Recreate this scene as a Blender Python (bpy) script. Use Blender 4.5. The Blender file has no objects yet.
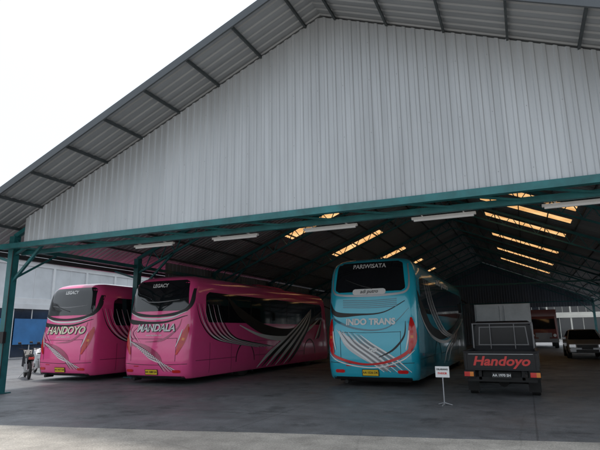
import bpy, bmesh, math, random
from mathutils import Vector, Matrix
random.seed(3)
S=bpy.context.scene
S.view_settings.view_transform='Standard'; S.view_settings.look='None'; S.view_settings.exposure=0

# ---------------------------------------------------------------- materials
def mat(name,col,rough=.5,metal=0,coat=0,var=.12,scale=2.0,bump=0,bscale=60,stretch=(1,1,1),spec=.5,dirt=0):
    m=bpy.data.materials.new(name); m.use_nodes=True
    n=m.node_tree.nodes; l=m.node_tree.links; b=n['Principled BSDF']
    tc=n.new('ShaderNodeTexCoord'); mp=n.new('ShaderNodeMapping'); mp.inputs['Scale'].default_value=stretch
    l.new(tc.outputs['Object'],mp.inputs[0])
    no=n.new('ShaderNodeTexNoise'); no.inputs['Scale'].default_value=scale; no.inputs['Detail'].default_value=6; no.inputs['Roughness'].default_value=.6
    l.new(mp.outputs[0],no.inputs['Vector'])
    r=n.new('ShaderNodeValToRGB'); e=r.color_ramp.elements
    e[0].position=.3; e[1].position=.7
    e[0].color=tuple(c*(1-var) for c in col)+(1,); e[1].color=tuple(min(1,c*(1+var)) for c in col)+(1,)
    l.new(no.outputs['Fac'],r.inputs[0])
    out=r.outputs[0]
    if dirt>0:
        sp=n.new('ShaderNodeSeparateXYZ'); l.new(tc.outputs['Object'],sp.inputs[0])
        mr=n.new('ShaderNodeMapRange'); mr.inputs[1].default_value=.2; mr.inputs[2].default_value=.9; mr.inputs[3].default_value=dirt; mr.inputs[4].default_value=0
        l.new(sp.outputs[2],mr.inputs[0])
        mu=n.new('ShaderNodeMath'); mu.operation='MULTIPLY'; l.new(mr.outputs[0],mu.inputs[0]); l.new(no.outputs['Fac'],mu.inputs[1])
        mx=n.new('ShaderNodeMixRGB'); mx.inputs[2].default_value=(.1,.085,.07,1); l.new(mu.outputs[0],mx.inputs[0]); l.new(out,mx.inputs[1]); out=mx.outputs[0]
    l.new(out,b.inputs['Base Color'])
    rr=n.new('ShaderNodeMapRange'); rr.inputs[3].default_value=max(0,rough*.8); rr.inputs[4].default_value=min(1,rough*1.25)
    l.new(no.outputs['Fac'],rr.inputs[0]); l.new(rr.outputs[0],b.inputs['Roughness'])
    b.inputs['Metallic'].default_value=metal; b.inputs['Coat Weight'].default_value=coat; b.inputs['Coat Roughness'].default_value=.05
    b.inputs['Specular IOR Level'].default_value=spec
    if bump>0:
        nb=n.new('ShaderNodeTexNoise'); nb.inputs['Scale'].default_value=bscale; nb.inputs['Detail'].default_value=4
        l.new(mp.outputs[0],nb.inputs['Vector'])
        bp=n.new('ShaderNodeBump'); bp.inputs['Strength'].default_value=bump; bp.inputs['Distance'].default_value=.01
        l.new(nb.outputs['Fac'],bp.inputs['Height']); l.new(bp.outputs[0],b.inputs['Normal'])
    return m

def sheet_mat(name,axis,col,width=.95,metal=.35,rough=.5,sv=.10,streak=.25):
    m=bpy.data.materials.new(name); m.use_nodes=True
    n=m.node_tree.nodes; l=m.node_tree.links; b=n['Principled BSDF']
    tc=n.new('ShaderNodeTexCoord'); sp=n.new('ShaderNodeSeparateXYZ'); l.new(tc.outputs['Object'],sp.inputs[0])
    d=n.new('ShaderNodeMath'); d.operation='DIVIDE'; d.inputs[1].default_value=width; l.new(sp.outputs[axis],d.inputs[0])
    f=n.new('ShaderNodeMath'); f.operation='FLOOR'; l.new(d.outputs[0],f.inputs[0])
    w=n.new('ShaderNodeTexWhiteNoise'); w.noise_dimensions='1D'; l.new(f.outputs[0],w.inputs['W'])
    mp=n.new('ShaderNodeMapping'); sc=[.35,.35,.35]; sc[axis]=5; mp.inputs['Scale'].default_value=sc
    l.new(tc.outputs['Object'],mp.inputs[0])
    no=n.new('ShaderNodeTexNoise'); no.inputs['Scale'].default_value=1.2; no.inputs['Detail'].default_value=7; l.new(mp.outputs[0],no.inputs['Vector'])
    no2=n.new('ShaderNodeTexNoise'); no2.inputs['Scale'].default_value=.5; no2.inputs['Detail'].default_value=5; l.new(tc.outputs['Object'],no2.inputs['Vector'])
    a=n.new('ShaderNodeMath'); a.operation='MULTIPLY_ADD'; a.inputs[1].default_value=sv*2; a.inputs[2].default_value=1-sv-streak*.5-.1
    l.new(w.outputs[0],a.inputs[0])
    a2=n.new('ShaderNodeMath'); a2.operation='MULTIPLY_ADD'; a2.inputs[1].default_value=streak; l.new(no.outputs['Fac'],a2.inputs[0]); l.new(a.outputs[0],a2.inputs[2])
    a3=n.new('ShaderNodeMath'); a3.operation='MULTIPLY_ADD'; a3.inputs[1].default_value=.2; l.new(no2.outputs['Fac'],a3.inputs[0]); l.new(a2.outputs[0],a3.inputs[2])
    mx=n.new('ShaderNodeVectorMath'); mx.operation='SCALE'; mx.inputs[0].default_value=col; l.new(a3.outputs[0],mx.inputs['Scale'])
    l.new(mx.outputs[0],b.inputs['Base Color']); b.inputs['Metallic'].default_value=metal; b.inputs['Roughness'].default_value=rough
    return m

def skylight_mat():
    m=bpy.data.materials.new('fibreglass_skylight'); m.use_nodes=True
    n=m.node_tree.nodes; l=m.node_tree.links; n.remove(n['Principled BSDF'])
    o=n['Material Output']; t=n.new('ShaderNodeBsdfTranslucent'); d=n.new('ShaderNodeBsdfDiffuse'); mx=n.new('ShaderNodeMixShader'); mx.inputs[0].default_value=.2
    tc=n.new('ShaderNodeTexCoord'); no=n.new('ShaderNodeTexNoise'); no.inputs['Scale'].default_value=1.5; l.new(tc.outputs['Object'],no.inputs['Vector'])
    r=n.new('ShaderNodeValToRGB'); r.color_ramp.elements[0].position=.3; r.color_ramp.elements[1].position=.7
    r.color_ramp.elements[0].color=(.62,.30,.10,1); r.color_ramp.elements[1].color=(.9,.56,.25,1)
    l.new(no.outputs['Fac'],r.inputs[0]); l.new(r.outputs[0],t.inputs[0]); d.inputs[0].default_value=(.6,.45,.3,1)
    l.new(t.outputs[0],mx.inputs[1]); l.new(d.outputs[0],mx.inputs[2]); l.new(mx.outputs[0],o.inputs[0])
    return m

def ground_mat(name,col,crack=.5,rough=.6,joint=0,stain=.62):
    m=bpy.data.materials.new(name); m.use_nodes=True
    n=m.node_tree.nodes; l=m.node_tree.links; b=n['Principled BSDF']
    tc=n.new('ShaderNodeTexCoord')
    def noise(s,dt=8,ro=.6):
        x=n.new('ShaderNodeTexNoise'); x.inputs['Scale'].default_value=s; x.inputs['Detail'].default_value=dt; x.inputs['Roughness'].default_value=ro
        l.new(tc.outputs['Object'],x.inputs['Vector']); return x
    n1=noise(.25); n2=noise(2.5); n3=noise(45,3); n4=noise(.9,6,.7)
    def ramp(src,a,bb,p0=.3,p1=.7):
        r=n.new('ShaderNodeMapRange'); r.inputs[1].default_value=p0; r.inputs[2].default_value=p1; r.inputs[3].default_value=a; r.inputs[4].default_value=bb
        l.new(src,r.inputs[0]); return r.outputs[0]
    def mul(a,bb):
        x=n.new('ShaderNodeMath'); x.operation='MULTIPLY'; l.new(a,x.inputs[0]); l.new(bb,x.inputs[1]); return x.outputs[0]
    v=mul(mul(ramp(n1.outputs['Fac'],.65,1.35),ramp(n2.outputs['Fac'],.8,1.2)),ramp(n3.outputs['Fac'],.7,1.3))
    v=mul(v,ramp(n4.outputs['Fac'],1,stain,.55,.66))
    mixv=n.new('ShaderNodeMixRGB'); mixv.inputs[0].default_value=.12; l.new(tc.outputs['Object'],mixv.inputs[1])
    nd=noise(1.3,5); l.new(nd.outputs['Color'],mixv.inputs[2])
    vo=n.new('ShaderNodeTexVoronoi'); vo.feature='DISTANCE_TO_EDGE'; vo.inputs['Scale'].default_value=.33; l.new(mixv.outputs[0],vo.inputs['Vector'])
    v=mul(v,ramp(vo.outputs['Distance'],1-crack,1,.001,.006))
    if joint>0:
        sp=n.new('ShaderNodeSeparateXYZ'); l.new(tc.outputs['Object'],sp.inputs[0])
        for ax in (0,1):
            pp=n.new('ShaderNodeMath'); pp.operation='PINGPONG'; pp.inputs[1].default_value=joint/2; l.new(sp.outputs[ax],pp.inputs[0])
            v=mul(v,ramp(pp.outputs[0],.68,1,.008,.02))
    sc=n.new('ShaderNodeVectorMath'); sc.operation='SCALE'; sc.inputs[0].default_value=col; l.new(v,sc.inputs['Scale'])
    l.new(sc.outputs[0],b.inputs['Base Color'])
    l.new(ramp(n4.outputs['Fac'],rough-.15,rough+.2),b.inputs['Roughness'])
    bp=n.new('ShaderNodeBump'); bp.inputs['Strength'].default_value=.6; bp.inputs['Distance'].default_value=.01
    l.new(n3.outputs['Fac'],bp.inputs['Height']); l.new(bp.outputs[0],b.inputs['Normal'])
    return m

MT={}
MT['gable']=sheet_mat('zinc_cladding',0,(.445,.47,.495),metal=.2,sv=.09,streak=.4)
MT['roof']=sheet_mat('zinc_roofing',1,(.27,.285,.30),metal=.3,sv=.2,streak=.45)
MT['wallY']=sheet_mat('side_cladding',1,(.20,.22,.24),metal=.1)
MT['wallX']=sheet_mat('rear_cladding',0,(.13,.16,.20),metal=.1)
MT['sky']=skylight_mat()
MT['teal']=mat('teal_steel_paint',(.014,.13,.14),.45,.0,.1,.3,3)
MT['steel']=mat('dark_steel',(.05,.06,.065),.55,.2,0,.3,3)
MT['flash']=mat('flashing',(.09,.10,.11),.5,.4)
MT['black']=mat('black_plastic',(.012,.012,.013),.45)
MT['dark']=mat('underbody_dark',(.01,.01,.01),.8)
MT['rubber']=mat('tyre_rubber',(.022,.022,.022),.75,bump=.3)
MT['glass']=mat('tinted_glass',(.008,.009,.011),.05,0,.6,.1,1.5)
MT['dglass']=mat('dusty_glass',(.01,.011,.014),.25,0,.1,.2,3,spec=.3)
MT['white']=mat('white_paint',(.76,.76,.76),.35,0,.3,.05)
MT['boxw']=mat('weathered_white_panel',(.55,.56,.57),.5,0,.1,.18,1.5)
MT['silver']=mat('silver_paint',(.42,.43,.45),.35,.5,.4,.06)
MT['grey']=mat('grey_paint',(.2,.2,.21),.4,0,.3,.08)
MT['red']=mat('red_lens',(.6,.012,.012),.15,0,.6,.15,6)
MT['redp']=mat('red_paint',(.62,.02,.02),.3,0,.3,.05)
MT['orange']=mat('orange_lens',(.75,.22,.02),.2,0,.6,.1)
MT['yellow']=mat('plate_yellow',(.75,.5,.03),.4)
MT['rim']=mat('wheel_rim',(.5,.5,.5),.4,.5)
MT['chrome']=mat('chrome',(.6,.6,.62),.15,.95)
MT['tealbus']=mat('bus_teal_paint',(.014,.43,.58),.2,.05,.9,.05,1.2,dirt=.3)
MT['tealdk']=mat('bus_dark_teal',(.005,.12,.18),.2,.05,1,.06)
MT['pink']=mat('bus_pink_paint',(.90,.085,.30),.2,.03,.9,.05,1.2,dirt=.3)
MT['pinkdk']=mat('bus_dark_pink',(.38,.015,.10),.2,.05,1,.06)
MT['pinklt']=mat('bus_light_pink',(.88,.5,.60),.2,0,1,.06)
MT['cream']=mat('cream_lettering',(.85,.80,.60),.35)
MT['pblack']=mat('pickup_black_paint',(.006,.0065,.010),.38,0,.15,.15,dirt=.04,spec=.3)
MT['bluegl']=mat('showroom_glass',(.015,.03,.06),.15,0,.3,.6,.35)
MT['bluesg']=mat('blue_banner',(.03,.15,.36),.5,0,0,.3,.6)
MT['plaster']=mat('pale_plaster',(.62,.64,.65),.8,var=.12,scale=.7,bump=.2)
MT['plaster2']=mat('cream_plaster',(.6,.58,.52),.8,var=.12,scale=.7,bump=.2)
MT['brown']=mat('truck_maroon',(.16,.03,.025),.35,0,.4)

# ---------------------------------------------------------------- builders
def empty(name,loc=(0,0,0),rz=0):
    o=bpy.data.objects.new(name,None); S.collection.objects.link(o); o.location=loc; o.rotation_euler=(0,0,rz); o.empty_display_size=.2; return o
class MB:
    def __init__(s): s.v=[];s.f=[];s.m=[]
    def add(s,vs,fs,mi=0):
        o=len(s.v); s.v+= [tuple(v) for v in vs]; s.f+=[tuple(i+o for i in f) for f in fs]; s.m+=[mi]*len(fs)
    def box(s,a,b,mi=0):
        x0,y0,z0=a;x1,y1,z1=b
        s.add([(x0,y0,z0),(x1,y0,z0),(x1,y1,z0),(x0,y1,z0),(x0,y0,z1),(x1,y0,z1),(x1,y1,z1),(x0,y1,z1)],
              [(3,2,1,0),(4,5,6,7),(0,1,5,4),(1,2,6,5),(2,3,7,6),(3,0,4,7)],mi)
    def hexa(s,p,mi=0): s.add(p,[(3,2,1,0),(4,5,6,7),(0,1,5,4),(1,2,6,5),(2,3,7,6),(3,0,4,7)],mi)
    def beam(s,p,q,w,h,mi=0,up=(0,0,1)):
        p=Vector(p);q=Vector(q);d=(q-p).normalized();u=Vector(up)
        if abs(d.dot(u))>.98: u=Vector((0,1,0))
        r=d.cross(u).normalized()*w/2; t=r.cross(d).normalized()*h/2
        s.hexa([p-r-t,p+r-t,q+r-t,q-r-t,p-r+t,p+r+t,q+r+t,q-r+t],mi)
    def cyl(s,p,q,r0,r1=None,n=24,mi=0,cap=True):
        if r1 is None:r1=r0
        p=Vector(p);q=Vector(q);d=(q-p).normalized();u=Vector((0,0,1)) if abs(d.z)<.9 else Vector((0,1,0))
        a=d.cross(u).normalized();b=a.cross(d)
        vs=[];
        for c,r in((p,r0),(q,r1)):
            for i in range(n):
                t=2*math.pi*i/n; vs.append(c+a*math.cos(t)*r+b*math.sin(t)*r)
        fs=[(i,(i+1)%n,n+(i+1)%n,n+i) for i in range(n)]
        if cap: fs+=[tuple(range(n-1,-1,-1)),tuple(range(n,2*n))]
        s.add(vs,fs,mi)
    def grid(s,fn,nu,nv,mi=0):
        vs=[fn(i/nu,j/nv) for j in range(nv+1) for i in range(nu+1)]
        fs=[(j*(nu+1)+i,j*(nu+1)+i+1,(j+1)*(nu+1)+i+1,(j+1)*(nu+1)+i) for j in range(nv) for i in range(nu)]
        s.add(vs,fs,mi)
    def obj(s,name,mats,parent=None,smooth=False,bevel=0,loc=None):
        me=bpy.data.meshes.new(name); me.from_pydata(s.v,[],s.f); 
        for m in (mats if isinstance(mats,list) else [mats]): me.materials.append(m)
        me.polygons.foreach_set('material_index',s.m)
        if smooth:
            me.polygons.foreach_set('use_smooth',[True]*len(s.f))
        me.update()
        if smooth: me.set_sharp_from_angle(angle=math.radians(35))
        o=bpy.data.objects.new(name,me); S.collection.objects.link(o)
        if parent: o.parent=parent
        if loc: o.location=loc
        if bevel:
            b=o.modifiers.new('bevel','BEVEL'); b.width=bevel; b.segments=2; b.limit_method='ANGLE'; b.angle_limit=math.radians(40)
        return o
def text2d(st,size,shear=0,off=0):
    cu=bpy.data.curves.new('t','FONT'); cu.body=st; cu.size=size; cu.align_x='CENTER'; cu.align_y='CENTER'; cu.shear=shear; cu.offset=off; cu.resolution_u=3
    o=bpy.data.objects.new('t',cu); S.collection.objects.link(o); dg=bpy.context.evaluated_depsgraph_get(); dg.update()
    me=bpy.data.meshes.new_from_object(o.evaluated_get(dg))
    v=[(p.co.x,p.co.y) for p in me.vertices]; f=[tuple(p.vertices) for p in me.polygons]
    bpy.data.objects.remove(o); bpy.data.curves.remove(cu); bpy.data.meshes.remove(me); return v,f
def catmull(P,k=9):
    out=[];n=len(P)
    for i in range(n-1):
        p0=P[max(i-1,0)];p1=P[i];p2=P[i+1];p3=P[min(i+2,n-1)]
        for j in range(k):
            t=j/k
            out.append(tuple(.5*(2*b+(c-a)*t+(2*a-5*b+4*c-d)*t*t+(3*b-a-3*c+d)*t**3) for a,b,c,d in zip(p0,p1,p2,p3)))
    out.append(tuple(P[-1])); return out

# ---------------------------------------------------------------- ground
mb=MB(); mb.add([(-400,-400,0),(400,-400,0),(400,400,0),(-400,400,0)],[(0,1,2,3)])
mb.obj('ground',ground_mat('worn_dark_concrete',(.15,.153,.16),.15,.5,4.4,.55))
edge=[]
for i in range(121):
    x=60-i; y=8.15+(x-.75)*.213+ .02*math.sin(x*3.1)+.015*math.sin(x*7.7)
    edge.append((x,y,.004))
mb=MB(); mb.add([(-60,-30,.004),(60,-30,.004)]+edge,[tuple(range(len(edge)+2))])
mb.obj('road',ground_mat('pale_road_concrete',(.40,.37,.33),.12,.7,0,.8))

# ---------------------------------------------------------------- shed
XR,ZR,SL=-3.52,8.37,.418
XL0,XR0=-14.1,7.1     # eaves
CL,CR=-12.95,5.9      # column lines
YW,YF,YB=9.24,7.92,55.0
ZB=3.95
zr=lambda x: ZR-SL*abs(x-XR)
shed=empty('bus_garage_shed')
def prof(a,b,p=.22,h=.03):
    out=[];k=[(0,0),(.52,0),(.62,1),(.9,1)]
    i=0
    while True:
        for (t,hh) in k:
            yy=a+(i+t)*p
            if yy>=b-1e-4: out.append((b,0)); return out
            out.append((yy,hh*h))
        i+=1
def gable(name,y,x0,x1,zb,m,p=.19,h=.022):
    mb=MB(); P=prof(x0,x1,p,h)
    for i in range(len(P)-1):
        (a,ha),(b,hb)=P[i],P[i+1]
        zb_=zb if not callable(zb) else zb((a+b)/2)
        mb.add([(a,y-ha,zb_),(b,y-hb,zb_),(b,y-hb,zr(b)-.05),(a,y-ha,zr(a)-.05)],[(0,1,2,3)])
    return mb.obj(name,m,shed)
gable('gable_cladding',YW,-12.3,5.3,ZB,MT['gable'])
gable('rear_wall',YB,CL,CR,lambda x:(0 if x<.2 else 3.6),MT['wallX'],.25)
mb=MB()
for z in (4.25,5.4,6.55,7.4):
    i=0
    while True:
        x=-12.3+.19*(i+.76); i+=3
        if x>5.1: break
        if zr(x)-.3>z: mb.box((x-.005,YW-.028,z-.005),(x+.005,YW-.0225,z+.005))
mb.obj('cladding_screws',MT['grey'],shed)
rb=MB()
def roofcell(xa,xb,ya,yb,mi):
    P=prof(ya,yb)
    for i in range(len(P)-1):
        (a,ha),(b,hb)=P[i],P[i+1]
        rb.add([(xa,a,zr(xa)+ha),(xb,a,zr(xb)+ha),(xb,b,zr(xb)+hb),(xa,b,zr(xa)+hb)],[(0,1,2,3)],mi)
def slope(xs,Ys):
    br=[YF]; flags=[]
    for y in Ys: br+= [y,y+.82]; flags+=[0,1]
    br.append(YB+.4); flags.append(0)
    for k,fl in enumerate(flags):
        for c in range(3):
            roofcell(xs[c],xs[c+1],br[k],br[k+1],1 if (fl and c==1) else 0)
slope([XL0,-9.7,-6.9,XR],[20.3,26.5,32.7,38.9,45.1])
slope([XR,-1.4,2.2,XR0],[20.9,23.4,27,33.2,39.5,45.4])
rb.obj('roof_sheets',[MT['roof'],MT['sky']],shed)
mb=MB()
for s in(-1,1):
    xe=XL0 if s<0 else XR0
    mb.beam((XR,YF-.03,zr(XR)-.02),(xe,YF-.03,zr(xe)-.02),.04,.17)
    mb.beam((XR-.01*s,(YF+YB)/2,ZR+.06),(XR+.45*s,(YF+YB)/2,zr(XR+.45)+.06),YB-YF+.6,.01,up=(0,0,1))
    mb.box((xe-.06,YF,zr(xe)-.16),(xe+.06,YB+.4,zr(xe)-.02))
mb.obj('flashings_and_gutters',MT['flash'],shed)
mb=MB()
for s in(-1,1):
    k=.35
    while True:
        x=XR+s*k
        if x<XL0+.1 or x>XR0-.1: break
        mb.box((x-.02,YF,zr(x)-.085),(x+.02,YB,zr(x)-.015)); k+=1.12
mb.obj('purlins',MT['steel'],shed)
YS=[YW+.22,14.45,19.6,25.2,31.2,36.8,42.4,48,54]
mt=MB(); ms=MB()
for k,y in enumerate(YS):
    for s in(-1,1):
        xc=CL if s<0 else CR; ze=zr(xc)
        off=.2
        mt.beam((xc,y,ze-off),(XR,y,ZR-off),.1,.12)
        mt.beam((xc,y,ze-.75),(XR,y,ZR-.75),.07,.07)
        n=14
        for i in range(n):
            a=i/n;b=(i+.5)/n;c=(i+1)/n
            f=lambda t,o:(xc+(XR-xc)*t,y,ze+(ZR-ze)*t-o)
            mt.beam(f(a,off),f(b,.75),.03,.03); mt.beam(f(b,.75),f(c,off),.03,.03)
        mt.box((xc-.10,y-.1,0),(xc+.10,y+.1,ze-.2))
        mt.box((xc-.2,y-.2,0),(xc+.2,y+.2,.03))
        mt.beam((xc,y,2.9),(xc-s*1.6,y,zr(xc-s*1.6)-.75),.07,.07)
        mt.beam((xc,y,3.5),(xc+s*1.1,y,zr(xc+s*1.1)-.14),.06,.07)
    if k in(4,8):
        mt.beam((CL,y,4.05),(CR,y,4.05),.07,.09)
for xc in(CL,CR):
    ms.box((xc-.05,YW,3.86),(xc+.05,54,3.98))
    for i in range(len(YS)-1):
        if i%2==0: ms.beam((xc,YS[i],3.0),(xc,YS[i]+1.4,3.86),.05,.05)
mt.obj('steel_frames',MT['teal'],shed); ms.obj('eave_ties',MT['teal'],shed)
mb=MB()
mb.box((CL-.2,YW-.07,ZB-.11),(CR+.2,YW+.07,ZB+.03))
mb.box((CL,YW+.45,ZB-.22),(CR,YW+.55,ZB-.10))
x=CL
while x<CR-.5:
    mb.beam((x,YW+.02,ZB-.04),(x+1.2,YW+.5,ZB-.16),.04,.04); x+=1.2
mb.obj('front_lintel_truss',MT['teal'],shed)
mb=MB()
for i in range(6):
    x=-8.5+2.4*i
    mb.box((x-.62,YW+.75,3.70),(x+.62,YW+.83,3.75)); mb.box((x-.58,YW+.77,3.665),(x+.58,YW+.81,3.70))
    for q in(-.4,.4): mb.box((x+q-.01,YW+.5,3.75),(x+q+.01,YW+.8,3.77))
mb.obj('batten_lights',MT['white'],shed)
# conduit, pendant cables and wall boxes
mb=MB()
mb.cyl((CL+.13,YW+.1,.4),(CL+.13,YW+.1,3.8),.014,n=8); mb.box((CL-.0,YW+.02,1.3),(CL+.2,YW+.11,1.6))
for i in range(24):
    x=-9.9+i*.6; z=lambda t:3.80-.03*math.sin(math.pi*(t%4)/4)
    mb.cyl((x,YW+.79,z(i)),(x+.6,YW+.79,z(i+1)),.008,n=6)
mb.obj('conduits_and_cables',MT['black'],shed)
mb=MB()
P=prof(16.2,YB,.25,.03)
for i in range(len(P)-1):
    (a,ha),(b,hb)=P[i],P[i+1]
    mb.add([(CL-.14-ha,a,0),(CL-.14-hb,b,0),(CL-.14-hb,b,zr(CL)-.1),(CL-.14-ha,a,zr(CL)-.1)],[(0,1,2,3)])
P=prof(22,37,.25,.03)
for i in range(len(P)-1):
    (a,ha),(b,hb)=P[i],P[i+1]
    mb.add([(CR+.14+ha,a,0),(CR+.14+hb,b,0),(CR+.14+hb,b,zr(CR)-.1),(CR+.14+ha,a,zr(CR)-.1)],[(0,1,2,3)])
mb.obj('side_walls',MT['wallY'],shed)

# ---------------------------------------------------------------- bus
ZT=[.20,.26,.5,.7,1.2,1.6,1.85,2.1,2.5,2.9,3.15,3.3,3.42,3.5,3.56,3.6]
HW=[1.19,1.22,1.25,1.25,1.25,1.25,1.245,1.24,1.232,1.22,1.20,1.165,1.10,1.02,.9,.72]
YR=[.10,.04,.0,-.02,-.01,.04,.09,.10,.14,.20,.25,.29,.36,.45,.60,.85]
def tab(T,z):
    if z<=ZT[0]: return T[0]
    for i in range(len(ZT)-1):
        if z<=ZT[i+1]:
            t=(z-ZT[i])/(ZT[i+1]-ZT[i]); return T[i]*(1-t)+T[i+1]*t
    return T[-1]
def make_bus(loc,H,paint,style,L=12.0,wx=1.03,plate='AA 1536 DK'):
    name={'teal':'tourist_bus'}.get(style,'coach_bus')
    e=empty(name,loc,0); k=H/3.6
    hw=lambda z:tab(HW,z/k)*wx; yr=lambda z:tab(YR,z/k)
    RC=.34
    def ry(x,z):
        h=hw(z);a=h-RC
        if abs(x)<=a: return yr(z)-.05*(1-(x/a)**2)
        t=min(abs(x)-a,RC); return yr(z)+RC-math.sqrt(max(0,RC*RC-t*t))
    def outline(z):
        h=hw(z);a=h-RC;pts=[]
        for i in range(14): x=-a+2*a*i/14; pts.append((x,ry(x,z)))
        for i in range(10): t=math.pi/2*i/10; pts.append((a+RC*math.sin(t),yr(z)+RC-RC*math.cos(t)))
        yf=L-max(0,z/k-1.0)*.14-(yr(z)-.25 if z/k>3.15 else 0)*1.0
        for i in range(12): pts.append((h,yr(z)+RC+(yf-RC-yr(z)-RC)*i/12))
        for i in range(10): t=math.pi/2*i/10; pts.append((a+RC*math.cos(t),yf-RC+RC*math.sin(t)))
        for i in range(14): x=a-2*a*i/14; pts.append((x,yf+.08*(1-(x/a)**2)))
        for i in range(10): t=math.pi/2*i/10; pts.append((-a-RC*math.sin(t),yf-RC+RC*math.cos(t)))
        for i in range(12): pts.append((-h,yf-RC-(yf-RC-yr(z)-RC)*i/12))
        for i in range(10): t=math.pi/2*i/10; pts.append((-a-RC*math.cos(t),yr(z)+RC-RC*math.sin(t)))
        return pts
    zs=[]
    for i in range(len(ZT)-1):
        n=max(1,round((ZT[i+1]-ZT[i])/.12)); zs+=[(ZT[i]+(ZT[i+1]-ZT[i])*j/n)*k for j in range(n)]
    zs.append(ZT[-1]*k)
    b=MB(); R=[outline(z) for z in zs]; N=len(R[0]); vs=[(p[0],p[1],z) for r,z in zip(R,zs) for p in r]
    fs=[(j*N+i,j*N+(i+1)%N,(j+1)*N+(i+1)%N,(j+1)*N+i) for j in range(len(zs)-1) for i in range(N)]
    fs+=[tuple(range(N-1,-1,-1)),tuple((len(zs)-1)*N+i for i in range(N))]
    b.add(vs,fs); body=b.obj('body',[paint,MT['dark']],e)
    AX=(3.45,9.35)
    for ay in AX:
        c=MB(); c.cyl((-2,ay,.52),(2,ay,.52),.62,n=40); co=c.obj('cut',MT['dark'])
        m=body.modifiers.new('b','BOOLEAN'); m.operation='DIFFERENCE'; m.object=co; m.solver='EXACT'
        body.parent=None
        dg=bpy.context.evaluated_depsgraph_get(); dg.update()
        me=bpy.data.meshes.new_from_object(body.evaluated_get(dg)); body.modifiers.clear(); body.data=me
        bpy.data.objects.remove(co); body.parent=e
    for p in body.data.polygons:
        c=p.center; p.use_smooth=True; p.material_index=0
        if c.z<1.25 and any(abs(c.y-a)<.625 for a in AX) and abs(p.normal.x)<.1 and abs(c.x)<1.2: p.material_index=1
        if c.z<.205*k: p.material_index=1
    body.data.set_sharp_from_angle(angle=math.radians(38))
    rear=lambda u,v,o:(u,ry(u,v)-o,v)
    side=lambda s:(lambda u,v,o:(s*(hw(v)+o),u,v))
    parts={}
    def B(n): return parts.setdefault(n,MB())
    mats=[MT['glass'],MT['white'],MT['black'],MT['red'],MT['orange'],MT['yellow'],paint,MT['silver'],MT['pinkdk'] if style!='teal' else MT['tealdk'],MT['cream'],MT['pinklt'],MT['redp'],MT['grey']]
    GL,WH,BK,RD,OR,YE,PA,SI,DK,CR_,LT,RP,GR=range(13)
    def rib(n,fn,P,off,mi,m=3):
        C=catmull(P); q=len(C)-1; L_=[];
        for i,(u,v,w) in enumerate(C):
            a=C[max(i-1,0)];c=C[min(i+1,q)]; du=c[0]-a[0];dv=c[1]-a[1];d=math.hypot(du,dv) or 1; L_.append((u,v,max(w,.002),-dv/d,du/d))
        vs=[];W=m+1
        for (u,v,w,nu,nv) in L_:
            for j in range(W):
                t=(j/m-.5)*w; vs.append(fn(u+nu*t,v+nv*t,off))
        B(n).add(vs,[(i*W+j,i*W+j+1,(i+1)*W+j+1,(i+1)*W+j) for i in range(q) for j in range(m)],mi)
    def patch(n,fn,z0,z1,ul,ur,off,mi,nu=26,nv=14,rnd=.12):
        def f(a,c):
            v=z0+(z1-z0)*c; d=min(v-z0,z1-v); ins=0
            if d<rnd: ins=rnd-math.sqrt(max(0,rnd*rnd-(rnd-d)**2))
            l=ul(c)+ins;r=ur(c)-ins; return fn(l+(r-l)*a,v,off)
        B(n).grid(f,nu,nv,mi)
    def label(n,fn,st,size,u0,v0,off,mi,shear=0,bold=0,flip=1,slope=0):
        v,f=text2d(st,size,shear,bold)
        B(n).add([fn(u0+flip*p[0],v0+p[1]+slope*p[0],off) for p in v],f,mi)
    K=lambda f:(lambda c:f)
    if style=='teal':
        patch('rear_window',rear,2.58*k,3.44*k,lambda c:-1.03+.08*c,lambda c:1.03-.08*c,.008,GL)
        rib('rear_trim',rear,[(-1.08,3.35*k,.03),(-1.12,2.9*k,.035),(-1.07,2.6*k,.05),(-.8,2.50*k,.06),(0,2.47*k,.07),(.8,2.50*k,.06),(1.07,2.6*k,.05),(1.12,2.9*k,.035),(1.08,3.35*k,.03)],.011,SI)
        label('rear_lettering',rear,'PARIWISATA',.17,0,3.31*k,.014,WH,0,.003)
        rib('rear_wiper',rear,[(.1,2.66*k,.03),(-.3,2.78*k,.02),(-.7,2.95*k,.015)],.02,BK,1)
        patch('rear_badge',rear,2.50*k,2.66*k,K(-.48),K(.48),.013,WH,16,8,.07)
        label('rear_lettering',rear,'adi putro',.14,0,2.585*k,.018,BK,.3,.002)
        for i in range(5): rib('rear_vents',rear,[(-.78,(2.36-.05*i)*k,.02),(0,(2.33-.05*i)*k,.02),(.78,(2.36-.05*i)*k,.02)],.008,DK,1)
        rib('rear_swoosh',rear,[(-1.2,2.3*k,.03),(-1.0,1.98*k,.14),(-.3,1.95*k,.06),(.4,2.0*k,.03),(1.0,2.3*k,.02)],.008,BK)
        rib('rear_swoosh',rear,[(-1.2,2.1*k,.02),(-1.0,1.8*k,.06),(-.3,1.55*k,.05),(.5,1.58*k,.03),(1.1,2.1*k,.01)],.009,DK)
        rib('rear_stripes',rear,[(-.9,1.5*k,.05),(-.55,1.15*k,.30),(.05,.8*k,.32),(.5,.5*k,.18)],.0085,SI,5)
        for i in range(9):
            rib('rear_stripes',rear,[(-.97+.09*i,1.55*k-.02*i,.010),(-.64+.09*i,1.15*k,.042),(-.12+.10*i,.78*k,.04),(.38+.09*i,.42*k,.015)],.011,WH if i%2==0 else GR)
        rib('rear_stripes',rear,[(.25,.8*k,.02),(.65,1.0*k,.05),(.95,1.35*k,.04),(1.0,1.75*k,.01)],.012,BK)
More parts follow.
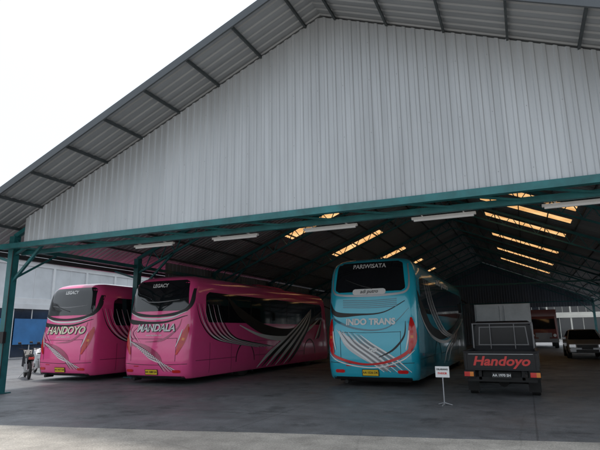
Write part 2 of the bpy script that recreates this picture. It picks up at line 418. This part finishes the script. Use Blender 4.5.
        rib('rear_chevron',rear,[(-1.2,1.0*k,.04),(-.98,.8*k,.075),(-.4,.64*k,.065),(.1,.62*k,.05),(.6,.72*k,.07),(.98,.9*k,.085),(1.2,1.15*k,.04)],.014,RP)
        rib('rear_chevron',rear,[(-1.2,.88*k,.015),(-.9,.68*k,.03),(-.3,.55*k,.03),(.3,.55*k,.03),(.9,.74*k,.03),(1.2,.99*k,.015)],.014,WH)
        label('rear_lettering',rear,'INDO TRANS',.235,0.02,1.74*k,.017,WH,0,.01)
        label('rear_lettering',rear,'GO',.15,.08,.99*k,.017,WH,.2,.006)
        for s in(-1,1):
            rib('tail_lights',rear,[(s*1.14,1.85*k,.04),(s*1.16,1.55*k,.17),(s*1.16,1.2*k,.18),(s*1.06,.90*k,.06)],.018,RD,5)
            rib('tail_lights',rear,[(s*1.08,1.5*k,.03),(s*1.05,1.25*k,.04),(s*.99,1.0*k,.02)],.02,WH)
            for q in(0,1,2): rib('tail_lights',rear,[(s*1.15,(1.5-.13*q)*k,.07),(s*1.15,(1.43-.13*q)*k,.07)],.022,OR if q==1 else RP)
    else:
        patch('rear_window',rear,2.36*k,3.40*k,lambda c:-1.12+.10*c,lambda c:1.12-.10*c,.008,GL)
        rib('rear_trim',rear,[(-1.17,3.1*k,.04),(-1.13,2.5*k,.09),(-.8,2.28*k,.1),(0,2.2*k,.07),(.8,2.28*k,.1),(1.13,2.5*k,.09),(1.17,3.1*k,.04)],.011,BK)
        rib('rear_trim',rear,[(-1.1,2.34*k,.01),(-.6,2.15*k,.05),(0,2.1*k,.05),(.6,2.15*k,.05),(1.1,2.34*k,.01)],.012,WH)
        label('rear_lettering',rear,'LEGACY',.16,0,3.22*k,.014,WH,0,.004)
        rib('rear_trim',rear,[(-.8,2.72*k,.012),(0,2.66*k,.03),(.8,2.72*k,.012)],.012,GR,1)
        rib('rear_wiper',rear,[(.1,2.5*k,.03),(-.3,2.62*k,.02),(-.7,2.8*k,.015)],.02,BK,1)
        sz=.335 if style[0]=='H' else .30
        label('rear_lettering',rear,style,sz,0.035,1.788*k,.0165,BK,.15,.018)
        label('rear_lettering',rear,style,sz,0.02,1.80*k,.0195,CR_ if style[0]=='H' else WH,.15,.010)
        label('rear_lettering',rear,'www.'+style.lower()+'.com',.08,0,1.57*k,.019,WH,0,.001)
        rib('rear_swoosh',rear,[(-1.17,2.15*k,.03),(-.95,2.02*k,.14),(-.3,1.98*k,.08),(.4,2.0*k,.06),(1.1,2.2*k,.02)],.008,BK)
        rib('rear_swoosh',rear,[(-1.15,1.35*k,.02),(-.8,1.3*k,.12),(-.2,1.12*k,.20),(.25,.85*k,.16),(.4,.5*k,.03)],.009,DK)
        for i in range(12):
            rib('rear_stripes',rear,[(-1.12+.045*i,1.46*k-.02*i,.006),(-.55+.045*i,1.24*k-.036*i,.024),(.05+.04*i,.90*k-.022*i,.024),(.45+.045*i,.42*k,.008)],.012,(BK,WH,LT)[i%3])
        for i in range(4):
            rib('rear_stripes',rear,[(-.9+.1*i,(1.95-.05*i)*k,.008),(-1.02+.08*i,1.65*k,.02),(-.8+.1*i,(1.42-.03*i)*k,.008)],.011,(BK,LT)[i%2])
        rib('rear_stripes',rear,[(-.3,1.35*k,.01),(.35,1.42*k,.07),(.8,1.75*k,.05),(.95,2.1*k,.01)],.010,DK)
        for s in(-1,1):
            rib('tail_lights',rear,[(s*1.14,1.92*k,.03),(s*1.10,1.65*k,.14),(s*1.01,1.3*k,.17),(s*.87,.95*k,.05)],.018,RD,5)
            rib('tail_lights',rear,[(s*1.01,1.75*k,.02),(s*.95,1.5*k,.04),(s*.85,1.2*k,.02)],.02,WH)
            rib('tail_lights',rear,[(s*1.07,1.48*k,.07),(s*1.05,1.40*k,.07)],.022,OR)
    for P in ([(-.86,1.48*k,.012),(-.84,.74*k,.012)],[(.86,1.48*k,.012),(.84,.74*k,.012)],[(-1.18,.66*k,.014),(0,.62*k,.014),(1.18,.66*k,.014)],[(-.86,1.47*k,.012),(0,1.45*k,.012),(.86,1.47*k,.012)]):
        rib('panel_gaps',rear,P,.007,BK,1)
    patch('bumper_lip',rear,.20*k,.28*k,K(-1.1),K(1.1),.012,BK,20,2,.01)
    for s in(-1,1):
        patch('bumper_lamps',rear,.38*k,.47*k,K(s*.88-.14),K(s*.88+.14),.014,RD,8,6,.04)
    patch('number_plate',rear,.32*k,.47*k,K(-.22),K(.22),.03,YE,4,2,.005)
    label('number_plate',rear,plate,.08,0,.397*k,.034,BK,0,.002)
    patch('plate_frame',rear,.305*k,.485*k,K(-.24),K(.24),.022,BK,4,2,.005)
    for s in (-1,1): patch('reflectors',rear,.56*k,.585*k,K(s*.6-.1),K(s*.6+.1),.012,RD,3,2,.005)
    for s in(1,-1):
        F=side(s)
        patch('side_windows',F,1.98*k,3.02*k,K(.95),K(L-1.0),.007,GL,10,10,.2)
        for i in range(6): 
            y0=2.3+1.55*i; rib('window_gaps',F,[(y0,2.02*k,.03),(y0,2.98*k,.03)],.009,BK,1)
        rib('side_gaps',F,[(.45,.74*k,.012),(2.8,.74*k,.012)],.006,BK,1); rib('side_gaps',F,[(4.1,.74*k,.012),(8.7,.74*k,.012)],.006,BK,1)
        rib('side_gaps',F,[(4.1,1.3*k,.012),(8.7,1.3*k,.012)],.006,BK,1)
        for y0 in(1.2,2.5,4.5,5.9,7.3,8.6): rib('side_gaps',F,[(y0,.3*k,.012),(y0,1.3*k,.012)],.006,BK,1)
        for y0 in(3.45,9.35):
            rib('arch_trims',F,[(y0+.65*math.cos(t),.52+.65*math.sin(t),.05) for t in [math.pi*i/10 for i in range(11)]],.008,BK,1)
        for y0 in (5.0,6.6,8.2): patch('marker_lamps',F,.9*k,.94*k,K(y0),K(y0+.12),.01,OR,2,2,.01)
        if style=='teal':
            rib('side_swoosh',F,[(.5,2.6*k,.05),(1.2,2.0*k,.45),(2.6,1.45*k,.35),(5.5,1.35*k,.25),(8.5,1.7*k,.15),(11,2.3*k,.03)],.011,BK)
            rib('side_swoosh',F,[(.45,2.2*k,.02),(1.3,1.65*k,.06),(2.8,1.25*k,.1),(5.5,1.1*k,.1),(8.5,1.45*k,.1),(11.2,2.0*k,.02)],.012,WH)
            for i in range(5): rib('side_swoosh',F,[(1.6+.2*i,3.0*k,.02),(2.3+.25*i,2.2*k,.05),(4+.3*i,1.5*k,.05),(6+.5*i,1.25*k,.02)],.013,SI if i%2 else WH)
            for i in range(4): rib('side_swoosh',F,[(4.6+.5*i,.4*k,.02),(5.4+.5*i,.8*k,.12),(7+.4*i,1.1*k,.12),(8.4+.2*i,1.5*k,.03)],.014,DK if i%2 else WH)
            label('side_lettering',F,'adi putro',.36,5.6,3.15*k,.012,WH,.3,.008,s*2.2)
        else:
            for i in range(11):
                o=.13*i
                rib('side_lines',F,[(.42+o,2.6*k,.012),(.72+o,1.95*k,.04),(1.35+o,1.47*k,.045),(2.4+o,1.27*k,.045),(4.3+o,1.05*k,.015)],.011+.001*i,(BK,WH,BK,LT)[i%4])
            rib('side_swoosh',F,[(2.2,2.9*k,.05),(3.2,2.3*k,.34),(5.0,1.72*k,.40),(7.2,1.6*k,.34),(9.2,2.0*k,.24),(11,2.7*k,.05)],.022,BK)
            rib('side_swoosh',F,[(3.0,1.9*k,.03),(4.6,1.5*k,.12),(6.8,1.35*k,.2),(8.9,1.65*k,.16),(10.8,2.35*k,.02)],.024,WH)
            for i in range(10):
                rib('side_lines',F,[(4.3+.38*i,.26*k,.03),(5.1+.37*i,.7*k,.13),(6.4+.28*i,1.2*k,.14),(8.0+.2*i,1.9*k+.02*i,.09),(9.6,2.75*k,.01)] if i<8 else [(9.95+.3*(i-8),1.25*k,.03),(10.2+.3*(i-8),1.45*k,.14),(10.5+.2*(i-8),1.8*k,.12),(10.9,2.3*k,.02)],.026+.0015*i,(WH,BK)[i%2])
    for n,b_ in parts.items(): b_.obj(n,mats,e,smooth=True)
    q=wx/1.03
    for ay,dual in((AX[0],1),(AX[1],0)):
        w=MB()
        for s in(-q,q):
            w.cyl((s*.86,ay,.5),(s*1.19,ay,.5),.5,n=40,mi=0); w.cyl((s*1.19,ay,.5),(s*1.215,ay,.5),.48,.44,n=40,mi=0)
            w.cyl((s*1.17,ay,.5),(s*1.22,ay,.5),.31,.29,n=32,mi=1); w.cyl((s*1.22,ay,.5),(s*1.23 if dual else s*1.25,ay,.5),.13,.11,n=20,mi=1)
            for i in range(10):
                t=i*math.pi/5; w.cyl((s*1.22,ay+.2*math.cos(t),.5+.2*math.sin(t)),(s*1.235,ay+.2*math.cos(t),.5+.2*math.sin(t)),.022,n=8,mi=0)
            if dual: w.cyl((s*.52,ay,.5),(s*.8,ay,.5),.5,n=32,mi=0)
        w.cyl((-1.1*q,ay,.5),(1.1*q,ay,.5),.09,n=12,mi=2)
        w.obj('wheels',[MT['rubber'],MT['rim'],MT['dark']],e,smooth=True)
    c=MB(); c.box((-1.0,.35,.14),(1.0,2.75,.18)); c.box((-.95,4.2,.15),(.95,8.6,.18)); c.box((-.45,.5,.23),(.45,11,.6))
    for s in(-1,1): c.box((s*.93-.26,4.12,.12),(s*.93+.26,4.14,.6)); c.box((s*.93-.26,2.72,.12),(s*.93+.26,2.74,.6))
    c.cyl((-.7,.3,.15),(-.7,-.02,.15),.05,n=14)
    c.obj('chassis',MT['dark'],e)
    fr=MB(); yf=lambda x,z:L-max(0,z/k-1.0)*.14+.08*(1-(x/.9)**2)
    fr.grid(lambda a,b_:((a-.5)*1.9,yf((a-.5)*1.9,(1.3+1.8*b_)*k)+.012,(1.3+1.8*b_)*k),14,8,0)
    for s in(-1,1):
        fr.cyl((s*.95,L-.15,.75),(s*.95,L+.03,.75),.12,n=16,mi=1)
        fr.beam((s*1.1,L-.25,3.0*k),(s*1.45,L+.25,2.75*k),.04,.04,2); fr.box((s*1.45-.1,L+.15,2.3*k),(s*1.45+.1,L+.22,2.75*k),2)
    fr.obj('windscreen_and_mirrors',[MT['glass'],MT['white'],MT['black']],e,smooth=True)
    ac=MB(); ac.hexa([(-.8,5,H-.03),(.8,5,H-.03),(.8,7.8,H-.03),(-.8,7.8,H-.03),(-.65,5.35,H+.08),(.65,5.35,H+.08),(.65,7.5,H+.08),(-.65,7.5,H+.08)])
    ac.obj('roof_air_conditioner',paint,e,bevel=.05)
    return e
make_bus((-14.38,12.65,0),3.28,MT['pink'],'HANDOYO',wx=.985,plate='AA 1417 OA')
make_bus((-10.50,12.6,0),3.34,MT['pink'],'MANDALA',wx=.995,plate='AA 1688 DA')
make_bus((-3.97,13.7,0),3.62,MT['tealbus'],'teal')

# ---------------------------------------------------------------- pickup
def wheel(w,x,y,r,wd,s,n=28):
    w.cyl((x-s*wd/2,y,r),(x+s*wd/2,y,r),r,n=n,mi=0); w.cyl((x+s*wd/2,y,r),(x+s*(wd/2+.012),y,r),r*.6,r*.5,n=20,mi=1)
pk=empty('pickup_truck',(-.60,12.45,0)); 
b=MB()
b.box((-.78,.04,.60),(.78,2.3,.66)); 
for s in(-1,1):
    b.box((min(s*.74,s*.79),.03,.66),(max(s*.74,s*.79),2.3,1.0)); b.box((min(s*.73,s*.81),.03,1.0),(max(s*.73,s*.81),2.3,1.03))
    for y in(.3,.9,1.5,2.1): b.box((min(s*.79,s*.805),y,.68),(max(s*.79,s*.805),y+.05,1.0))
b.box((-.77,-.02,.60),(.77,.03,.99)); b.box((-.78,-.035,.985),(.78,.035,1.02)); b.box((-.77,-.035,.60),(.77,-.02,.635))
for x in(-.76,.715): b.box((x,-.04,.60),(x+.045,-.02,.985))
b.box((-.78,2.25,.66),(.78,2.3,1.05))
b.obj('cargo_bed',MT['pblack'],pk,bevel=.008)
c=MB()
def sec(y,z0,z1,wb,wt): return [(-wb,y,z0),(wb,y,z0),(wb,y,z0+(z1-z0)*.5),(wt,y,z1-.04),(wt-.06,y,z1),(-wt+.06,y,z1),(-wt,y,z1-.04),(-wb,y,z0+(z1-z0)*.5)]
secs=[sec(2.38,.5,1.66,.79,.70),sec(2.5,.45,1.73,.8,.70),sec(3.4,.4,1.74,.8,.70),sec(3.7,.4,1.66,.8,.69),sec(4.25,.4,1.12,.79,.74),sec(4.45,.4,.98,.76,.7)]
vs=[p for s_ in secs for p in s_]; fs=[(j*8+i,j*8+(i+1)%8,(j+1)*8+(i+1)%8,(j+1)*8+i) for j in range(5) for i in range(8)]+[tuple(range(7,-1,-1)),tuple(40+i for i in range(8))]
c.add(vs,fs); c.obj('cab',MT['pblack'],pk,bevel=.02)
g=MB()
g.hexa([(-.60,2.365,1.12),(.60,2.365,1.12),(.60,2.375,1.12),(-.60,2.375,1.12),(-.56,2.365,1.56),(.56,2.365,1.56),(.56,2.375,1.56),(-.56,2.375,1.56)])
g.add([(-.62,4.27,1.14),(.62,4.27,1.14),(.58,3.74,1.64),(-.58,3.74,1.64)],[(0,1,2,3)])
for s in(-1,1): g.add([(s*.808,2.75,1.12),(s*.808,3.95,1.12),(s*.72,3.6,1.6),(s*.72,2.75,1.6)],[(0,1,2,3)])
g.obj('cab_glass',MT['dglass'],pk)
g=MB()
for (a,b_) in(((-.63,1.09),(.63,1.115)),((-.59,1.56),(.59,1.58))): g.box((a[0],2.355,a[1]),(b_[0],2.364,b_[1]))
for s in(-1,1): g.beam((s*.615,2.358,1.10),(s*.575,2.358,1.58),.025,.01)
g.obj('window_seal',MT['grey'],pk)
r=MB()
for x in(-.74,.74): r.cyl((x,2.2,1.0),(x,2.2,1.66),.02,n=8)
r.cyl((-.76,2.2,1.66),(.76,2.2,1.66),.02,n=8)
for x in(-.3,.3): r.cyl((x,2.2,1.0),(x,2.2,1.66),.012,n=8)
r.obj('headboard_rack',MT['grey'],pk)
w=MB()
for y in(.95,3.55):
    for s in(-1,1): wheel(w,s*.68,y,.29,.18,s)
w.obj('wheels',[MT['rubber'],MT['rim']],pk,smooth=True)
u=MB(); u.box((-.4,.1,.42),(.4,4.2,.58)); u.box((-.72,.0,.36),(.72,.06,.46)); u.cyl((-.6,.95,.29),(.6,.95,.29),.05,n=10); u.cyl((0,.8,.29),(0,1.1,.29),.12,n=12)
for s in(-1,1): u.box((s*.66-.13,.55,.10),(s*.66+.13,.56,.58)); u.box((s*.68-.12,-.03,.44),(s*.68+.12,.03,.6)); u.box((s*.45-.03,0,.4),(s*.45+.03,.5,.6))
u.obj('chassis',MT['dark'],pk)
t=MB()
for s in(-1,1):
    t.box((s*.69-.1,-.045,.47),(s*.69+.02*1,-.03,.57),0); t.box((s*.69+.02,-.045,.47),(s*.69+.1,-.03,.57),1)
t.obj('tail_lights',[MT['red'],MT['orange']],pk)
t=MB(); t.box((-.2,-.04,.44),(.2,-.03,.56),0)
v,f=text2d('AA 1970 SH',.075,0,.002); t.add([(p[0],-.043,.50+p[1]) for p in v],f,1)
t.obj('number_plate',[MT['black'],MT['white']],pk)
t=MB(); v,f=text2d('Handoyo',.28,.25,.008); t.add([(p[0]*1.15,-.026,.80+p[1]) for p in v],f,0)
t.box((-.68,-.024,.955),(.68,-.021,.965),1)
t.obj('tailgate_lettering',[MT['redp'],MT['silver']],pk)

# ---------------------------------------------------------------- white box truck
bt=empty('box_truck',(-.75,20,0)); b=MB()
b.box((-.92,0,.72),(.92,3.6,2.42)); b.obj('cargo_box',MT['boxw'],bt,bevel=.02)
b=MB()
for s in(-1,1):
    for y in [.02+.45*i for i in range(9)]: b.box((s*.935-.015,y-.02,.72),(s*.935+.015,y+.02,2.42))
    b.box((s*.46-.43,-.02,.80),(s*.46+.43,-.004,2.34))
    for z in(1.0,1.6,2.1): b.box((s*.87-.04,-.035,z),(s*.87+.04,-.02,z+.05))
    b.cyl((s*.08,-.035,.8),(s*.08,-.035,2.34),.012,n=8)
b.box((-.94,-.01,.66),(.94,3.6,.72)); b.obj('doors_and_ribs',MT['boxw'],bt)
b=MB(); b.hexa([(-.85,3.75,.45),(.85,3.75,.45),(.85,5.3,.45),(-.85,5.3,.45),(-.78,3.75,2.0),(.78,3.75,2.0),(.78,4.9,2.0),(-.78,4.9,2.0)]); b.obj('cab',MT['white'],bt,bevel=.06)
w=MB()
for y in(.9,4.5):
    for s in(-1,1): wheel(w,s*.72,y,.36,.2,s)
w.obj('wheels',[MT['rubber'],MT['rim']],bt,smooth=True)
b=MB(); b.box((-.4,0,.5),(.4,5.0,.66)); b.box((-.8,-.02,.45),(.8,.05,.55)); b.obj('chassis',MT['dark'],bt)
b=MB()
for s in(-1,1): b.box((s*.75-.1,-.03,.55),(s*.75+.1,-.02,.65))
b.obj('tail_lights',MT['red'],bt)

# ---------------------------------------------------------------- maroon truck
tr=empty('cargo_truck',(1.25,45.5,0)); b=MB()
b.hexa([(-1.05,0,.6),(1.05,0,.6),(1.05,1.8,.6),(-1.05,1.8,.6),(-.95,.25,2.5),(.95,.25,2.5),(.95,1.8,2.5),(-.95,1.8,2.5)]); b.obj('cab',MT['brown'],tr,bevel=.07)
b=MB(); b.box((-1.15,1.95,.9),(1.15,7,3.1)); b.obj('cargo_body',MT['brown'],tr,bevel=.03)
b=MB(); b.add([(-.9,.08,1.5),(.9,.08,1.5),(.85,.2,2.3),(-.85,.2,2.3)],[(0,1,2,3)]); b.obj('windscreen',MT['glass'],tr)
b=MB(); b.box((-1.05,-.1,.45),(1.05,.02,.75)); b.box((-.6,-.02,.85),(.6,.02,1.2)); b.box((-.4,0,.5),(.4,7,.85)); b.obj('bumper_and_chassis',MT['grey'],tr)
b=MB()
for s in(-1,1): b.cyl((s*.8,-.02,1.0),(s*.8,.1,1.0),.12,n=16)
b.obj('headlights',MT['white'],tr)
w=MB()
for y in(.9,5.5):
    for s in(-1,1): wheel(w,s*.9,y,.45,.28,s)
w.obj('wheels',[MT['rubber'],MT['rim']],tr,smooth=True)

# ---------------------------------------------------------------- parked car
ca=empty('parked_car',(2.72,29.5,0)); b=MB()
prof_=[(0,.35,.55,.80),(.05,.3,.74,.84),(.9,.28,.92,.86),(1.0,.28,.95,.86),(4.0,.28,1.0,.86),(4.35,.35,.9,.82)]
def cs(y,z0,z1,hw_): return [(-hw_+.05,y,z0),(hw_-.05,y,z0),(hw_,y,z0+.12),(hw_-.01,y,z1-.1),(hw_-.08,y,z1),(-hw_+.08,y,z1),(-hw_+.01,y,z1-.1),(-hw_,y,z0+.12)]
vs=[p for q in prof_ for p in cs(*q)]; n=len(prof_)
b.add(vs,[(j*8+i,j*8+(i+1)%8,(j+1)*8+(i+1)%8,(j+1)*8+i) for j in range(n-1) for i in range(8)]+[tuple(range(7,-1,-1)),tuple((n-1)*8+i for i in range(8))])
b.obj('body',MT['silver'],ca,bevel=.03)
b=MB(); b.hexa([(-.78,.95,.93),(.78,.95,.93),(.78,4.1,.98),(-.78,4.1,.98),(-.62,1.65,1.42),(.62,1.65,1.42),(.62,3.5,1.40),(-.62,3.5,1.40)]); b.obj('glasshouse',MT['glass'],ca,bevel=.04)
b=MB(); b.hexa([(-.63,1.62,1.41),(.63,1.62,1.41),(.63,3.55,1.40),(-.63,3.55,1.40),(-.55,1.8,1.46),(.55,1.8,1.46),(.55,3.4,1.45),(-.55,3.4,1.45)])
for s in(-1,1): b.beam((s*.79,.93,.94),(s*.63,1.64,1.43),.05,.05)
b.obj('roof_panel',MT['silver'],ca,bevel=.02)
b=MB(); b.box((-.45,-.03,.55),(.45,.01,.70),0); b.box((-.5,-.03,.33),(.5,.01,.46),0)
for s in(-1,1): b.box((s*.65-.15,-.01,.56),(s*.65+.15,.06,.72),1); b.box((s*.93-.09,1.25,.95),(s*.93+.09,1.35,1.07),2)
b.box((-.25,-.045,.47),(.25,-.031,.56),0); b.obj('grille_lights_mirrors',[MT['black'],MT['chrome'],MT['silver']],ca,bevel=.01)
w=MB()
for y in(.85,3.45):
    for s in(-1,1): wheel(w,s*.78,y,.32,.2,s)
w.obj('wheels',[MT['rubber'],MT['rim']],ca,smooth=True)

# ---------------------------------------------------------------- sign on stand
sg=empty('standing_sign',(-1.67,11.0,0)); b=MB()
b.cyl((0,0,.02),(0,0,.56),.011,n=10)
for t in(.4,2.5,4.6): b.beam((0,0,.06),(.16*math.cos(t),.16*math.sin(t),.012),.02,.014)
b.obj('stand',MT['silver'],sg)
b=MB(); b.box((-.14,-.008,.55),(.14,.008,.77)); b.obj('board',MT['white'],sg,bevel=.004)
b=MB(); 
v,f=text2d('DILARANG',.046,0,.002); b.add([(p[0],-.012,.71+p[1]) for p in v],f,0)
v,f=text2d('PARKIR',.056,0,.002); b.add([(p[0],-.012,.63+p[1]) for p in v],f,1)
b.obj('sign_lettering',[MT['black'],MT['redp']],sg)

# ---------------------------------------------------------------- motorcycles
def moto(loc,rz,col):
    e=empty('motorcycle',loc,rz); b=MB()
    for y in(0,1.25):
        for i in range(28):
            a=2*math.pi*i/28;c=2*math.pi*(i+1)/28
            b.cyl((0,y+.26*math.cos(a),.3+.26*math.sin(a)),(0,y+.26*math.cos(c),.3+.26*math.sin(c)),.045,n=8,mi=0,cap=False)
        b.cyl((-.06,y,.3),(.06,y,.3),.05,n=12,mi=2)
        for i in range(5):
            a=i*2*math.pi/5; b.beam((0,y,.3),(0,y+.24*math.cos(a),.3+.24*math.sin(a)),.02,.02,2)
    for s in(-1,1):
        b.cyl((s*.07,1.25,.3),(s*.08,1.0,.95),.02,n=8,mi=2); b.cyl((s*.09,0,.3),(s*.11,.25,.7),.022,n=8,mi=2)
        b.cyl((s*.05,.98,.98),(s*.33,.85,1.02),.014,n=8,mi=0); b.cyl((s*.2,.88,1.02),(s*.26,.9,1.2),.008,n=6,mi=0)
        b.cyl((s*.26,.9,1.22),(s*.36,.9,1.22),.045,n=10,mi=0)
    b.hexa([(-.1,-.1,.62),(.1,-.1,.62),(.12,.7,.55),(-.12,.7,.55),(-.1,-.2,.78),(.1,-.2,.78),(.12,.6,.74),(-.12,.6,.74)],1)
    b.hexa([(-.1,-.15,.79),(.1,-.15,.79),(.12,.65,.75),(-.12,.65,.75),(-.08,-.12,.85),(.08,-.12,.85),(.1,.6,.8),(-.1,.6,.8)],0)
    b.hexa([(-.05,.6,.35),(.05,.6,.35),(.17,1.05,.4),(-.17,1.05,.4),(-.06,.6,.55),(.06,.6,.55),(.15,1.08,.98),(-.15,1.08,.98)],1)
    b.box((-.12,.35,.22),(.12,.75,.5),2); b.cyl((.14,-.25,.38),(.12,.5,.3),.045,n=10,mi=2)
    b.hexa([(-.05,1.0,.6),(.05,1.0,.6),(.05,1.5,.5),(-.05,1.5,.5),(-.04,1.0,.63),(.04,1.0,.63),(.04,1.45,.56),(-.04,1.45,.56)],1)
    b.box((-.09,-.3,.68),(.09,-.2,.76),3); b.beam((-.15,.5,.2),(-.3,.5,.0),.02,.02,2)
    b.obj('frame_and_wheels',[MT['rubber'],col,MT['rim'],MT['red']],e,smooth=True,bevel=.008)
moto((-16.0,12.75,0),1.0,MT['pblack']); moto((-17.6,14.6,0),1.1,MT['boxw'])

# ---------------------------------------------------------------- neighbouring buildings
def block(name,facade,length,depth,h,loc,rz,up,lo,bay=3.0,zf=3.6,banners=(),mull=2):
    e=empty(name,loc,rz); w=MB()
    w.box((0,.12,0),(length,depth,h)); 
    n=int(length/bay)
    f=MB(); g=MB(); bn=MB()
    for i in range(n+1): f.box((i*bay-.10,-.03,0),(i*bay+.10,.118,h-.3))
    f.box((-.15,-.12,zf-.35),(length+.15,.118,zf)); f.box((-.3,-.3,h-.35),(length+.3,.118,h+.15))
    f.box((0,-.02,zf),(length,.116,zf+.4)); f.box((0,-.02,h-.7),(length,.116,h-.35))
    for i in range(n):
        x=i*bay
        g.box((x+.10,.06,zf+.4),(x+bay-.10,.11,h-.7),0); g.box((x+.10,.06,0.1),(x+bay-.10,.11,zf-.35),1)
        for q in range(1,mull+1): f.box((x+q*bay/(mull+1)-.02,.04,zf+.4),(x+q*bay/(mull+1)+.02,.116,h-.7)); 
        f.box((x+bay/2-.03,.02,.1),(x+bay/2+.03,.116,zf-.35))
        if i in banners: bn.box((x+.2,-.04,.9),(x+bay-.2,-.02,2.6))
    w.obj('walls',facade,e); f.obj('frames_and_cornice',facade,e,bevel=.01); g.obj('windows',[up,lo],e)
    if banners: bn.obj('banners',MT['bluesg'],e)
    return e
UPG=mat('translucent_white_panels',(.52,.55,.57),.45,0,.1,.2,.4)
block('showroom_building',MT['plaster'],66,14,6.9,(-31,2,0),math.radians(90),UPG,MT['bluegl'],banners=(6,7),mull=1)
block('office_building',MT['plaster2'],48,10,7.5,(-12,82,0),0,MT['glass'],MT['glass'],3.0,3.4)

# ---------------------------------------------------------------- light
EL,ROT=72,-25
W=bpy.data.worlds.new('World'); S.world=W; W.use_nodes=True; n=W.node_tree.nodes; l=W.node_tree.links; bg=n['Background']
sk=n.new('ShaderNodeTexSky'); sk.sky_type='NISHITA'; sk.sun_disc=False; sk.sun_elevation=math.radians(EL); sk.sun_rotation=math.radians(ROT); sk.air_density=1.2; sk.dust_density=4; sk.ozone_density=1
mx=n.new('ShaderNodeMixRGB'); mx.inputs[0].default_value=.68; mx.inputs[2].default_value=(8.5,9.1,9.6,1); l.new(sk.outputs[0],mx.inputs[1]); l.new(mx.outputs[0],bg.inputs[0]); bg.inputs[1].default_value=.145
d=Vector((math.sin(math.radians(ROT))*math.cos(math.radians(EL)),math.cos(math.radians(ROT))*math.cos(math.radians(EL)),math.sin(math.radians(EL))))
su=bpy.data.lights.new('sun','SUN'); su.energy=2.4; su.angle=math.radians(5); su.color=(1,.96,.90)
so=bpy.data.objects.new('sun',su); S.collection.objects.link(so); so.rotation_euler=d.to_track_quat('Z','Y').to_euler(); so.location=(0,0,30)

# ---------------------------------------------------------------- camera
cam=bpy.data.cameras.new('camera'); cam.sensor_width=36; cam.lens=30; cam.clip_end=1500
co=bpy.data.objects.new('camera',cam); S.collection.objects.link(co)
Mx=Matrix.Translation((0,0,1.5))@Matrix.Rotation(math.radians(23.75),4,'Z')@Matrix.Rotation(math.radians(90+12.08),4,'X')@Matrix.Rotation(math.radians(-.7),4,'Z')
co.matrix_world=Mx; S.camera=co
